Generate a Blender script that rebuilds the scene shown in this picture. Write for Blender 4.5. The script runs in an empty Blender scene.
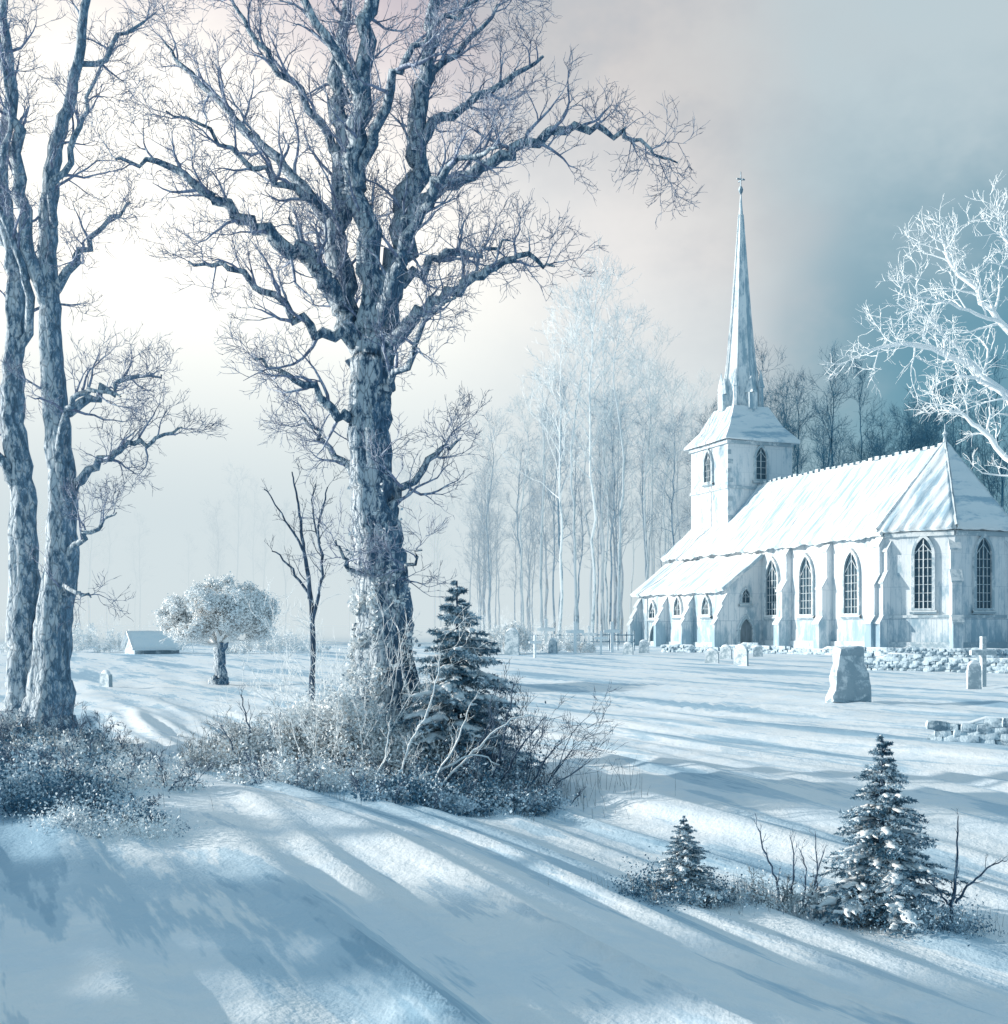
import bpy, math, random
import numpy as np
from mathutils import Vector, noise, Matrix
rnd = random.Random(7)
nrs = np.random.RandomState(11)
scene = bpy.context.scene
col = scene.collection
scene.view_settings.view_transform = 'Standard'
scene.view_settings.look = 'None'
scene.view_settings.exposure = 0

# ------------------------------------------------------------------ helpers
def link(o, parent=None):
    col.objects.link(o)
    if parent is not None:
        o.parent = parent
    return o

def empty(name, loc=(0, 0, 0), rz=0.0):
    e = bpy.data.objects.new(name, None)
    e.empty_display_size = 0.5
    e.location = loc
    e.rotation_euler = (0, 0, rz)
    col.objects.link(e)
    return e

class MB:
    def __init__(s):
        s.v = []; s.n = 0; s.q = []; s.t = []; s.mq = []; s.mt = []
    def add(s, verts, quads=None, tris=None, mat=0):
        verts = np.asarray(verts, dtype=np.float32).reshape(-1, 3)
        if quads is not None and len(quads):
            a = np.asarray(quads, dtype=np.int32) + s.n
            s.q.append(a); s.mq.append(np.full(len(a), mat, np.int32))
        if tris is not None and len(tris):
            a = np.asarray(tris, dtype=np.int32) + s.n
            s.t.append(a); s.mt.append(np.full(len(a), mat, np.int32))
        s.v.append(verts); s.n += len(verts)
    def mesh(s, name, mats, smooth=False):
        me = bpy.data.meshes.new(name)
        v = np.concatenate(s.v) if s.v else np.zeros((0, 3), np.float32)
        q = np.concatenate(s.q) if s.q else np.zeros((0, 4), np.int32)
        t = np.concatenate(s.t) if s.t else np.zeros((0, 3), np.int32)
        mi = np.concatenate(s.mq + s.mt) if (s.mq or s.mt) else np.zeros(0, np.int32)
        me.vertices.add(len(v)); me.vertices.foreach_set('co', v.ravel())
        loops = np.concatenate([q.ravel(), t.ravel()]).astype(np.int32)
        me.loops.add(len(loops)); me.loops.foreach_set('vertex_index', loops)
        nf = len(q) + len(t)
        st = np.concatenate([np.arange(len(q)) * 4, len(q) * 4 + np.arange(len(t)) * 3]).astype(np.int32)
        me.polygons.add(nf)
        me.polygons.foreach_set('loop_start', st)
        me.polygons.foreach_set('material_index', mi)
        me.polygons.foreach_set('use_smooth', np.full(nf, smooth, dtype=bool))
        me.update(calc_edges=True)
        me.validate()
        for m in mats:
            me.materials.append(m)
        return me
    def obj(s, name, mats, parent=None, smooth=False, loc=None):
        o = bpy.data.objects.new(name, s.mesh(name, mats, smooth))
        if loc is not None:
            o.location = loc
        return link(o, parent)

def tube(mb, pts, rad, k=5, mat=0, squash=1.0, lump=0.0, seed=0.0):
    P = np.asarray([tuple(p) for p in pts], dtype=np.float64)
    R = np.asarray(rad, dtype=np.float64)
    n = len(P)
    T = np.gradient(P, axis=0)
    T /= (np.linalg.norm(T, axis=1, keepdims=True) + 1e-9)
    mt = T.mean(axis=0)
    ref = np.array([0, 0, 1.0]) if abs(mt[2]) < 0.75 * np.linalg.norm(mt) + 1e-6 else np.array([0.3, 1.0, 0])
    A = np.cross(T, ref); A /= (np.linalg.norm(A, axis=1, keepdims=True) + 1e-9)
    B = np.cross(A, T)
    th = np.arange(k) * 2 * math.pi / k
    RR = np.repeat(R[:, None], k, axis=1)
    if lump > 0:
        for i in range(n):
            for j in range(k):
                q = Vector((math.cos(th[j]) * 1.9 + seed, math.sin(th[j]) * 1.9, P[i, 2] * 0.5 + P[i, 0] * .5))
                q2 = Vector((math.cos(th[j]) * 4.5 + seed, math.sin(th[j]) * 4.5, P[i, 2] * 2.0))
                RR[i, j] *= 1 + lump * (noise.noise(q) * 1.3 + noise.noise(q2) * 0.9)
    V = P[:, None, :] + RR[:, :, None] * (A[:, None, :] * np.cos(th)[None, :, None] + B[:, None, :] * (squash * np.sin(th))[None, :, None])
    i = np.arange(n - 1)[:, None] * k; j = np.arange(k)[None, :]; j2 = (j + 1) % k
    Q = np.stack([i + j, i + j2, i + k + j2, i + k + j], axis=-1).reshape(-1, 4)
    mb.add(V.reshape(-1, 3), Q, mat=mat)

def box(mb, x0, x1, y0, y1, z0, z1, mat=0):
    v = [(x0, y0, z0), (x1, y0, z0), (x1, y1, z0), (x0, y1, z0), (x0, y0, z1), (x1, y0, z1), (x1, y1, z1), (x0, y1, z1)]
    mb.add(v, [(0, 3, 2, 1), (4, 5, 6, 7), (0, 1, 5, 4), (1, 2, 6, 5), (2, 3, 7, 6), (3, 0, 4, 7)], mat=mat)

def leaf_quads(mb, C, size, mat=0, aspect=0.6):
    C = np.asarray(C); n = len(C)
    a = nrs.normal(size=(n, 3)); a /= np.linalg.norm(a, axis=1, keepdims=True)
    b = nrs.normal(size=(n, 3)); b = np.cross(a, b); b /= (np.linalg.norm(b, axis=1, keepdims=True) + 1e-9)
    s = (size * (0.6 + 0.8 * nrs.rand(n)))[:, None]
    a = a * s; b = b * s * aspect
    V = np.stack([C - a, C - b, C + a, C + b], axis=1).reshape(-1, 3)
    mb.add(V, np.arange(n * 4).reshape(n, 4), mat=mat)

# ------------------------------------------------------------------ node helpers
def mat_new(name, rough=0.8):
    m = bpy.data.materials.new(name); m.use_nodes = True
    nt = m.node_tree; b = nt.nodes['Principled BSDF']
    b.inputs['Roughness'].default_value = rough
    b.inputs['Specular IOR Level'].default_value = 0.25
    return m, nt, b
def N(nt, t, **kw):
    n = nt.nodes.new(t)
    for k, v in kw.items():
        setattr(n, k, v)
    return n
def noise_tex(nt, vec, scale, detail=4, rough=0.6, mscale=None):
    if mscale is not None:
        mp = N(nt, 'ShaderNodeMapping'); mp.inputs['Scale'].default_value = mscale
        nt.links.new(vec, mp.inputs['Vector']); vec = mp.outputs[0]
    t = N(nt, 'ShaderNodeTexNoise'); t.inputs['Scale'].default_value = scale
    t.inputs['Detail'].default_value = detail; t.inputs['Roughness'].default_value = rough
    nt.links.new(vec, t.inputs['Vector'])
    return t.outputs['Fac']
def sock(nt, s, inp):
    if isinstance(s, (int, float)):
        inp.default_value = s
    elif isinstance(s, tuple):
        inp.default_value = s if len(s) == len(inp.default_value) else tuple(s) + (1,)
    else:
        nt.links.new(s, inp)
def math_n(nt, op, a, b=0.0, clamp=False):
    m = N(nt, 'ShaderNodeMath', operation=op); m.use_clamp = clamp
    sock(nt, a, m.inputs[0]); sock(nt, b, m.inputs[1])
    return m.outputs[0]
def smooth(nt, v, lo, hi, a=0.0, b=1.0):
    m = N(nt, 'ShaderNodeMapRange', interpolation_type='SMOOTHSTEP')
    sock(nt, v, m.inputs[0])
    for i, x in enumerate((lo, hi, a, b)):
        m.inputs[i + 1].default_value = x
    return m.outputs[0]
def mixc(nt, f, a, b):
    m = N(nt, 'ShaderNodeMix', data_type='RGBA')
    sock(nt, f, m.inputs[0]); sock(nt, a, m.inputs[6]); sock(nt, b, m.inputs[7])
    return m.outputs[2]
def bump(nt, bsdf, h, strength=0.5, dist=0.05):
    b = N(nt, 'ShaderNodeBump'); b.inputs['Strength'].default_value = strength
    b.inputs['Distance'].default_value = dist
    nt.links.new(h, b.inputs['Height']); nt.links.new(b.outputs[0], bsdf.inputs['Normal'])
def objco(nt):
    return N(nt, 'ShaderNodeTexCoord').outputs['Object']
def normal_dot(nt, vec):
    g = N(nt, 'ShaderNodeNewGeometry')
    d = N(nt, 'ShaderNodeVectorMath', operation='DOT_PRODUCT')
    nt.links.new(g.outputs['Normal'], d.inputs[0]); d.inputs[1].default_value = vec
    return d.outputs['Value']

# ------------------------------------------------------------------ materials
def make_snow(name, shade_streaks=True, s=1.0):
    m, nt, b = mat_new(name, 0.65)
    co = objco(nt)
    n1 = noise_tex(nt, co, 0.9 * s, 4, 0.62)
    c = mixc(nt, smooth(nt, n1, 0.42, 0.62), (0.92, 0.94, 0.95), (0.82, 0.89, 0.94))
    if shade_streaks:  # paints long blue shadow streaks into the snow colour
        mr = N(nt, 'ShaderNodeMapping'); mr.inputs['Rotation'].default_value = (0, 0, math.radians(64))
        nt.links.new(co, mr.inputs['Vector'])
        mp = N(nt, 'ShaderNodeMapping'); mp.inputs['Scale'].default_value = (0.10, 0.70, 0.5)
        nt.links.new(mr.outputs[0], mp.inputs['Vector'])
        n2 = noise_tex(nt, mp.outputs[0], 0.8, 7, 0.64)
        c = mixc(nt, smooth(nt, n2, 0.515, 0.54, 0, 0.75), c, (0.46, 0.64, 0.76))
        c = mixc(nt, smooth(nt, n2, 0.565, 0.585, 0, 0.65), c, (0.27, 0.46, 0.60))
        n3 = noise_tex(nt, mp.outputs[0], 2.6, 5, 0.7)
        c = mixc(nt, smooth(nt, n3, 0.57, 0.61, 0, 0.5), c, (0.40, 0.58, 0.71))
    nt.links.new(c, b.inputs['Base Color'])
    h = math_n(nt, 'ADD', noise_tex(nt, co, 4.0 * s, 4, 0.65), math_n(nt, 'MULTIPLY', noise_tex(nt, co, 28 * s, 2, 0.6), 0.25))
    bump(nt, b, h, 0.5, 0.05 / s)
    return m
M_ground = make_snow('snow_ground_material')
M_snow = make_snow('fresh_snow', False, 2.0)

def make_bark(name, dark, frost, lo, hi, scale=9.0, k=0.16, simple=False):
    m, nt, b = mat_new(name, 0.9)
    co = objco(nt)
    n1 = noise_tex(nt, co, scale, 3 if simple else 6, 0.72, (1, 1, 0.40))
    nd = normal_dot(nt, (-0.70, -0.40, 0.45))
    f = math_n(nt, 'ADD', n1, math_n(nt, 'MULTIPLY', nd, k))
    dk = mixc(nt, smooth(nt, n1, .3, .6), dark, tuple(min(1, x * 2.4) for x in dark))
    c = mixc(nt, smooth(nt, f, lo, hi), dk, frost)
    nt.links.new(c, b.inputs['Base Color'])
    if not simple:
        v = N(nt, 'ShaderNodeTexVoronoi', feature='DISTANCE_TO_EDGE'); v.inputs['Scale'].default_value = scale * 1.0
        mp = N(nt, 'ShaderNodeMapping'); mp.inputs['Scale'].default_value = (1, 1, 0.3)
        nt.links.new(co, mp.inputs['Vector']); nt.links.new(mp.outputs[0], v.inputs['Vector'])
        c2 = mixc(nt, smooth(nt, v.outputs['Distance'], 0.0, 0.10, .6, 0), c, tuple(x * .8 for x in dark))
        nt.links.new(c2, b.inputs['Base Color'])
        h = math_n(nt, 'ADD', n1, v.outputs['Distance'])
        bump(nt, b, h, 1.0, 0.07)
    return m
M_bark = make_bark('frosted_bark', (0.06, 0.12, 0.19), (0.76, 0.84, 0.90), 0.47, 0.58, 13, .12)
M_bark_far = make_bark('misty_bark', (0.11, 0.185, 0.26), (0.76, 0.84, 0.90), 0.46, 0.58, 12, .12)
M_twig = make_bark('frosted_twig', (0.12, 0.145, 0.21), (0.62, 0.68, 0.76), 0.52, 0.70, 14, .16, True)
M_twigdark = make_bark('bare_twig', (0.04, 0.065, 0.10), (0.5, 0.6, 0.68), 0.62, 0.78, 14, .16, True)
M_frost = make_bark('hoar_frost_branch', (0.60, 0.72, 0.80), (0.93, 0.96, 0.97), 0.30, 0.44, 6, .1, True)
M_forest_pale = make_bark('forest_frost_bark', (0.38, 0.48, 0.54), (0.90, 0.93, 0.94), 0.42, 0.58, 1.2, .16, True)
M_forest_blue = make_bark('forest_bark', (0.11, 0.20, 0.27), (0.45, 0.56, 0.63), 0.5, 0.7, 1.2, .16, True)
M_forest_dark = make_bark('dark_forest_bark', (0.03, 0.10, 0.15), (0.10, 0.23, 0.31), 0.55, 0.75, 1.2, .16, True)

def make_leaf(name, dark, mid, frost, lo=0.42, hi=0.6, s=3.0):
    m, nt, b = mat_new(name, 0.8)
    co = objco(nt)
    n1 = noise_tex(nt, co, s, 3, 0.6); n2 = noise_tex(nt, co, s * 8, 2, 0.6)
    f = math_n(nt, 'ADD', math_n(nt, 'MULTIPLY', n1, 0.65), math_n(nt, 'MULTIPLY', n2, 0.35))
    c = mixc(nt, smooth(nt, f, lo, hi), mixc(nt, n2, dark, mid), frost)
    nt.links.new(c, b.inputs['Base Color'])
    return m
M_bush = make_leaf('frosted_leaf', (0.08, 0.15, 0.22), (0.42, 0.53, 0.62), (0.93, 0.96, 0.97), 0.40, 0.48, 4.0)
M_bushdark = make_leaf('dark_undergrowth', (0.03, 0.10, 0.17), (0.16, 0.31, 0.42), (0.72, 0.83, 0.90), 0.47, 0.58)
M_frostleaf = make_leaf('hoar_frost_crown', (0.85, 0.91, 0.94), (0.93, 0.95, 0.97), (0.97, 0.98, 0.98), 0.38, 0.55, 1.5)
M_needle = make_leaf('spruce_needles', (0.05, 0.14, 0.21), (0.17, 0.31, 0.41), (0.62, 0.75, 0.83), 0.46, 0.60, 5)
M_grass = make_leaf('dry_stalk', (0.12, 0.15, 0.17), (0.30, 0.33, 0.35), (0.65, 0.7, 0.72), 0.45, 0.6, 2)

def make_plaster():
    m, nt, b = mat_new('whitewashed_wall', 0.85)
    co = objco(nt)
    n1 = noise_tex(nt, co, 0.9, 6, 0.72, (1, 1, 0.35))
    sep = N(nt, 'ShaderNodeSeparateXYZ'); nt.links.new(co, sep.inputs[0])
    low = smooth(nt, sep.outputs['Z'], 0.0, 4.5, 0.15, 0.0)  # stains grow towards the base, with blue shading painted into the wall colour
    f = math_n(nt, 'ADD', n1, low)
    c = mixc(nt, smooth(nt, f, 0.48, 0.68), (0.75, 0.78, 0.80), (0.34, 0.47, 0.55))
    w = N(nt, 'ShaderNodeTexBrick'); w.inputs['Scale'].default_value = 1.0
    w.inputs['Mortar Size'].default_value = 0.02; w.inputs['Brick Width'].default_value = 0.55; w.inputs['Row Height'].default_value = 2.4
    cb = N(nt, 'ShaderNodeCombineXYZ')
    nt.links.new(math_n(nt, 'ADD', sep.outputs['X'], sep.outputs['Y']), cb.inputs[0]); nt.links.new(sep.outputs['Z'], cb.inputs[1])
    nt.links.new(cb.outputs[0], w.inputs['Vector'])
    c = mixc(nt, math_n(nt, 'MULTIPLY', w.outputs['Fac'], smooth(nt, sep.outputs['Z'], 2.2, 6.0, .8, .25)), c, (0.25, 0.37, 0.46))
    nt.links.new(c, b.inputs['Base Color'])
    bump(nt, b, n1, 0.5, 0.1)
    return m
M_wall = make_plaster()
def make_stone(name='grey_stone', a=(0.30, 0.38, 0.43), c2=(0.70, 0.76, 0.79), s=2.5):
    m, nt, b = mat_new(name, 0.9)
    co = objco(nt); n1 = noise_tex(nt, co, s, 6, 0.7)
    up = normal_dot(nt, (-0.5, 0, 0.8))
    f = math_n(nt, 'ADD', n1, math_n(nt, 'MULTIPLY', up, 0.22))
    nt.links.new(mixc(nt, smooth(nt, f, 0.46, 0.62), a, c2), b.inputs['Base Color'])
    bump(nt, b, n1, 0.9, 0.08)
    return m
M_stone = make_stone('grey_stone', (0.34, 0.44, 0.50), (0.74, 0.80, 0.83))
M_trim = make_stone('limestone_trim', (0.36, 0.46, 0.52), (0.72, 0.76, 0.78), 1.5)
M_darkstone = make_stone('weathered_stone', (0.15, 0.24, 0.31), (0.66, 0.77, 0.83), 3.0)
def make_spire():
    m, nt, b = mat_new('spire_shingles', 0.8)
    co = objco(nt)
    n1 = noise_tex(nt, co, 1.6, 6, 0.7, (1, 1, 0.3))
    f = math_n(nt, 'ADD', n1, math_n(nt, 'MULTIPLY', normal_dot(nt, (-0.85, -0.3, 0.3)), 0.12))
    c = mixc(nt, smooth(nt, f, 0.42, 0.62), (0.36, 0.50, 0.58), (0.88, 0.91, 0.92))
    nt.links.new(c, b.inputs['Base Color'])
    bump(nt, b, n1, 0.7, 0.1)
    return m
M_spire = make_spire()
def make_roof():
    m, nt, b = mat_new('snowy_roof', 0.7)
    co = objco(nt)
    n1 = noise_tex(nt, co, 0.8, 6, 0.7, (1.8, 0.28, 0.28))
    wv = N(nt, 'ShaderNodeTexWave', bands_direction='X'); wv.inputs['Scale'].default_value = 0.42
    wv.inputs['Distortion'].default_value = 1.2; wv.inputs['Detail'].default_value = 2
    nt.links.new(co, wv.inputs['Vector'])
    f = math_n(nt, 'ADD', n1, math_n(nt, 'MULTIPLY', wv.outputs['Fac'], 0.07))
    c = mixc(nt, smooth(nt, f, 0.51, 0.65), (0.84, 0.88, 0.90), (0.42, 0.57, 0.67))
    nt.links.new(c, b.inputs['Base Color'])
    bump(nt, b, math_n(nt, 'ADD', n1, math_n(nt, 'MULTIPLY', wv.outputs['Fac'], 0.6)), 0.8, 0.14)
    return m
M_roof = make_roof()
M_glass, nt, b = mat_new('leaded_glass', 0.25)
b.inputs['Base Color'].default_value = (0.05, 0.10, 0.14, 1)
M_wood, nt, b = mat_new('weathered_wood', 0.85)
nn = noise_tex(nt, objco(nt), 6, 4, 0.6, (1, 1, 0.2))
nt.links.new(mixc(nt, nn, (0.05, 0.09, 0.12), (0.30, 0.36, 0.40)), b.inputs['Base Color'])

# ------------------------------------------------------------------ terrain
def sst(a, b, x):
    t = min(1, max(0, (x - a) / (b - a))); return t * t * (3 - 2 * t)
def gh(x, y):
    z = 0.6 * sst(30, 85, y)
    v = x * 0.90 + y * 0.44; w = x * 0.44 - y * 0.90
    wv = v + 0.8 * noise.noise(Vector((x * 0.10, y * 0.08, 5.1)))
    a = 1 - sst(22, 60, y) * 0.72
    z += a * 0.16 * noise.noise(Vector((wv * 0.27, w * 0.04, 1.3)))
    for f_, am, sd, el in ((0.62, .15, 7.7, .08), (1.25, .10, 2.2, .06)):
        r = 1 - math.sqrt(noise.noise(Vector((wv * f_, w * f_ * el, sd))) ** 2 + .0018) * 2.6
        z += a * am * (r * r if r > 0 else 0)
    z += a * 0.035 * noise.noise(Vector((wv * 2.6, w * 0.16, 3.3)))
    z += a * 0.008 * noise.noise(Vector((x * 4.1, y * 2.6, 9.3)))
    z += -0.075 * max(-16, min(12, x - 2.2)) * (1 - sst(10, 19, y))
    z += 0.30 * math.exp(-(((x + 1.9) / 2.4) ** 2 + ((y - 17.4) / 1.8) ** 2))
    z += 0.40 * math.exp(-(((x + 8.5) / 3.0) ** 2 + ((y - 19.5) / 2.5) ** 2))
    z += 2.5 * sst(14, 60, -x) * (1 - sst(10, 24, y)) + 4.0 * sst(300, 800, math.hypot(x, y))
    return z
def sinh_axis(lo, hi, n, k, c=0.0):
    a = math.asinh((lo - c) / k); b2 = math.asinh((hi - c) / k)
    return c + k * np.sinh(np.linspace(a, b2, n))
xs = sinh_axis(-700, 700, 520, 6.0)
ys = sinh_axis(-25, 1100, 420, 9.0, 8.0)
X, Y = np.meshgrid(xs, ys)
X = X - 0.49 * (np.clip(Y, -25, 32) - 11.0)      # grid columns run along the wind drifts
Z = np.array([gh(float(x), float(y)) for x, y in zip(X.ravel(), Y.ravel())])
mb = MB()
nx, ny = len(xs), len(ys)
ii = np.arange(ny - 1)[:, None] * nx; jj = np.arange(nx - 1)[None, :]
Q = np.stack([ii + jj, ii + jj + 1, ii + nx + jj + 1, ii + nx + jj], axis=-1).reshape(-1, 4)
mb.add(np.stack([X.ravel(), Y.ravel(), Z], axis=1), Q)
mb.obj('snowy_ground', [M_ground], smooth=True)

# ------------------------------------------------------------------ trees
def rvec():
    return Vector((rnd.gauss(0, 1), rnd.gauss(0, 1), rnd.gauss(0, 1)))
def spawn(out, pts, rads, L, lvl, P, lens=1.0):
    if lvl >= P['max']:
        return
    nb = P['nb'][lvl]
    n = len(pts) - 1
    for c in range(nb):
        t = P.get('t0', 0.2) + (1 - P.get('t0', 0.2)) * (c + rnd.random()) / nb
        f = min(t * n, n - 1e-4); i = int(f); fr = f - i
        p = pts[i].lerp(pts[i + 1], fr)
        r = rads[i] * (1 - fr) + rads[i + 1] * fr
        d = (pts[i + 1] - pts[i]).normalized()
        ax = d.cross(rvec()).normalized()
        ang = math.radians(rnd.uniform(*P['ang']))
        nd = (d * math.cos(ang) + ax * math.sin(ang)).normalized()
        nd = (nd + Vector((0, 0, P['up'])) ).normalized()
        cl = P['len'][lvl] * rnd.uniform(0.6, 1.25) * (1.2 - 0.7 * t) * lens
        cr = max(P['rmin'], min(r * 0.55, P['rmax'][lvl]))
        grow(out, p, nd, cl, cr, lvl + 1, P)
def grow(out, p, d, L, r, lvl, P):
    n = 7 if lvl <= 1 else (5 if lvl == 2 else 4)
    st = L / n; pts = [p.copy()]; rads = [r]
    for i in range(n):
        d = (d + rvec() * P['wig'] + Vector((0, 0, P['up'] * 0.35))).normalized()
        p = p + d * st * rnd.uniform(0.8, 1.2)
        pts.append(p.copy()); rads.append(max(P['rmin'] * 0.45, r * (1 - 0.88 * (i + 1) / n)))
    out.append((pts, rads, lvl))
    spawn(out, pts, rads, L, lvl, P)
def limb_path(ctrl, sub=5, wob=0.0):
    pts = []; rads = []
    C = [Vector(c[:3]) for c in ctrl]; R = [c[3] for c in ctrl]
    for i in range(len(C) - 1):
        p0 = C[max(0, i - 1)]; p1 = C[i]; p2 = C[i + 1]; p3 = C[min(len(C) - 1, i + 2)]
        for s in range(sub):
            t = s / sub
            q = 0.5 * ((2 * p1) + (p2 - p0) * t + (2 * p0 - 5 * p1 + 4 * p2 - p3) * t * t + (-p0 + 3 * p1 - 3 * p2 + p3) * t ** 3)
            rr = R[i] * (1 - t) + R[i + 1] * t
            if not (i == 0 and s == 0):
                q = q + rvec() * wob * (0.3 + 0.5 * rr)
            pts.append(q); rads.append(rr)
    pts.append(C[-1]); rads.append(R[-1])
    return pts, rads
def build_tree(name, loc, limbs, unit, P, mats, base, depth_amp=0.35, trunk_n=1, rs=1.0, wob=.13):
    """limbs in drawing units (x, z, r[, y]) relative to the base; unit = metres per drawing unit"""
    e = empty(name, loc)
    mbt = MB(); out = []
    for li, L in enumerate(limbs):
        ctrl = []
        slope_ = rnd.uniform(-1, 1) * depth_amp
        x0 = L[0][0]; z0 = L[0][1]
        for k, c in enumerate(L):
            run = math.hypot(c[0] - x0, c[1] - z0) * unit
            yy = (c[3] * unit) if len(c) > 3 else (0 if li < trunk_n else slope_ * run * 0.6)
            ctrl.append(((c[0] - base[0]) * unit, yy, (base[1] - c[1]) * unit, c[2] * unit * (1 if li < trunk_n else rs)))
        pts, rads = limb_path(ctrl, 7 if li < trunk_n else 5, wob if li >= trunk_n else wob * .35)
        big = rads[0] > 0.10
        tube(mbt, pts, rads, 30 if li < trunk_n else (14 if big else 7), 0, lump=0.2 if li < trunk_n else 0.17, seed=li * 3.1)
        tot = sum((pts[i + 1] - pts[i]).length for i in range(len(pts) - 1))
        PP = dict(P)
        nb = list(P['nb']); nb[0] = max(3, int(tot * P['dens']))
        if li < trunk_n:
            nb[0] = P.get('trunk_nb', 3); PP['t0'] = 0.45
        PP['nb'] = nb
        spawn(out, pts, rads, tot, 0, PP, min(1.0, 0.35 + tot * 0.25))
    mbb = MB()
    for pts, rads, lvl in out:
        tube(mbb, pts, rads, 5 if lvl == 1 else (4 if lvl == 2 else 3), 0)
    mbt.obj('trunk_and_limbs', [mats[0]], e, True)
    mbb.obj('branches', [mats[1]], e, True)
    return e

U2 = 17.2 / 1200
x2 = (388 - 504) * U2
L2 = [
 [(394,812,62,0),(391,785,46,0),(386,740,35,0),(384,660,29,0),(381,600,25,0),(376,540,22,0),(370,480,20,0),(368,430,20,0),(372,385,20,0),(374,340,15,0)],
 [(370,395,17,0),(350,345,15,-4),(330,305,12,-10),(300,275,10,-20),(262,255,8,-28),(225,232,6,-35),(185,205,4,-50),(135,200,1.5,-60)],
 [(371,385,18,0),(347,315,16,8),(336,240,14,14),(340,165,12,20),(333,95,10,24),(343,20,7,30),(338,-60,3,30)],
 [(374,365,18,0),(372,290,17,-8),(360,205,14,-16),(366,120,12,-24),(372,40,9,-30),(382,-60,4,-30)],
 [(376,360,18,0),(392,295,17,6),(402,232,15,14),(413,152,13,26),(420,80,10,30),(432,5,7,40),(444,-60,3,40)],
 [(401,245,10,12),(428,214,9,4),(468,196,8,-8),(508,178,7,-16),(555,163,5.5,-28),(604,166,3.5,-36),(636,178,2.2,-40),(672,196,1.0,-40)],
 [(380,375,12,-6),(408,348,10,-20),(440,326,8,-34),(482,304,6,-44),(520,290,3.5,-50),(552,302,1.2,-60)],
 [(366,445,9,0),(340,432,7,-14),(312,408,5,-26),(285,396,3,-30),(262,385,1.2,-36)],
 [(378,548,7,-4),(402,510,5,-16),(436,476,3.6,-22),(462,460,1.4,-30)],
 [(368,508,7,0),(338,474,5,12),(312,446,3,20),(296,430,1.2,24)],
 [(336,250,9,12),(292,190,7.5,24),(240,135,6,30),(190,85,4,40),(150,35,1.5,50)],
 [(413,155,8,24),(450,112,6,40),(492,84,4.5,50),(545,45,2,60)],
 [(366,125,8,-24),(322,62,5,-50),(288,0,3,-64),(270,-40,1,-70)],
 [(418,85,6,30),(462,34,4,60),(500,-20,1.5,80)],
 [(378,365,10,0),(398,310,8,-40),(424,260,6,-80),(455,235,4,-120),(500,225,1.6,-150)],
 [(366,380,10,0),(342,330,8,50),(316,270,6,90),(290,230,4,130),(260,180,1.6,160)],
 [(350,345,9,0),(322,355,6,-20),(290,330,4.5,-34),(240,300,3.4,-40),(200,292,1.2,-44)],
 [(340,165,7,20),(300,110,5,0),(262,70,3.6,-20),(230,20,1.4,-30)],
 [(396,300,8,6),(430,275,6,20),(470,262,4,30),(510,245,1.5,40)],
 [(384,620,4,-16),(404,592,3,-30),(425,570,1.2,-40)],
 [(376,600,4,-14),(352,584,3,-24),(340,560,1,-30)],
 [(376,420,7,-6),(400,400,5,-40),(430,360,3.5,-70),(460,335,1.2,-90)],
 [(336,240,8,14),(306,215,6,-10),(265,200,4,-30),(230,170,3,-40),(180,150,1.2,-50)],
 [(362,205,8,-16),(395,130,6,-50),(430,90,4,-70),(480,60,2,-80),(530,30,1,-80)],
]
P2 = dict(max=4, nb=[8, 5, 4, 2], dens=3.6, len=[1.0, 0.58, 0.34, 0.2], rmax=[0.030, 0.015, 0.009, 0.006], rmin=0.0048, ang=(25, 58), up=0.12, wig=0.22, trunk_nb=4)
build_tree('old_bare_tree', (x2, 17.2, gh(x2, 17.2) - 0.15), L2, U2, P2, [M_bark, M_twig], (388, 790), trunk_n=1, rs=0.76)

U1 = 19.6 / 1200
x1 = (38 - 504) * U1
L1 = [
 [(52,795,40,0),(50,755,27,0),(50,700,19,0),(57,630,16,0),(62,560,14,0),(59,480,12,0),(52,400,11,0),(50,330,10,0),(47,260,8.5,0),(55,180,7,0),(74,110,5.5,0),(86,30,4,0),(92,-50,2,0)],
 [(20,795,34,10),(22,750,23,10),(22,680,17,10),(19,600,14,14),(14,520,12,18),(4,440,11,20),(8,360,9.5,20),(4,280,8,24),(-10,200,7,28),(-2,100,5,30),(-10,20,3.5,30),(-5,-60,1.5,30)],
 [(51,345,9,0),(30,272,8,-20),(31,180,6.5,-30),(20,90,5,-40),(30,-10,3,-40),(35,-60,1,-40)],
 [(62,545,8,0),(90,505,5.5,-10),(128,484,4,-20),(160,474,2.6,-26),(190,464,1,-30)],
 [(50,330,7,0),(78,300,5,-16),(108,274,3.4,-30),(142,248,1,-40)],
 [(62,605,5,0),(86,575,3.6,-20),(108,558,2.4,-30),(128,548,1,-36)],
 [(57,450,7,0),(90,425,5,20),(120,404,3,30),(150,398,1,40)],
 [(14,520,7,18),(-30,460,6,10),(-70,420,4,0),(-120,390,1,0)],
 [(4,280,7,24),(-40,220,5,30),(-90,160,3,30),(-130,90,1,30)],
 [(74,112,4.5,0),(108,74,3,10),(150,34,1,20)],
 [(47,262,6,0),(74,215,4.5,-30),(100,170,3,-50),(125,120,1,-60)],
 [(60,640,4,0),(76,622,3,-16),(100,630,1,-26)],
 [(6,400,7,20),(30,330,5.5,0),(16,250,4.4,-30),(24,160,3,-40),(10,60,1,-50)],
 [(59,500,6,0),(76,450,4,-30),(108,430,3,-50),(140,440,1,-60)],
]
P1 = dict(P2); P1.update(dens=3.1, rmin=0.005)
build_tree('bare_tree', (x1, 19.6, gh(x1, 19.6) - 0.1), L1, U1, P1, [M_bark_far, M_twig], (38, 772), trunk_n=2, rs=0.8)

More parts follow.
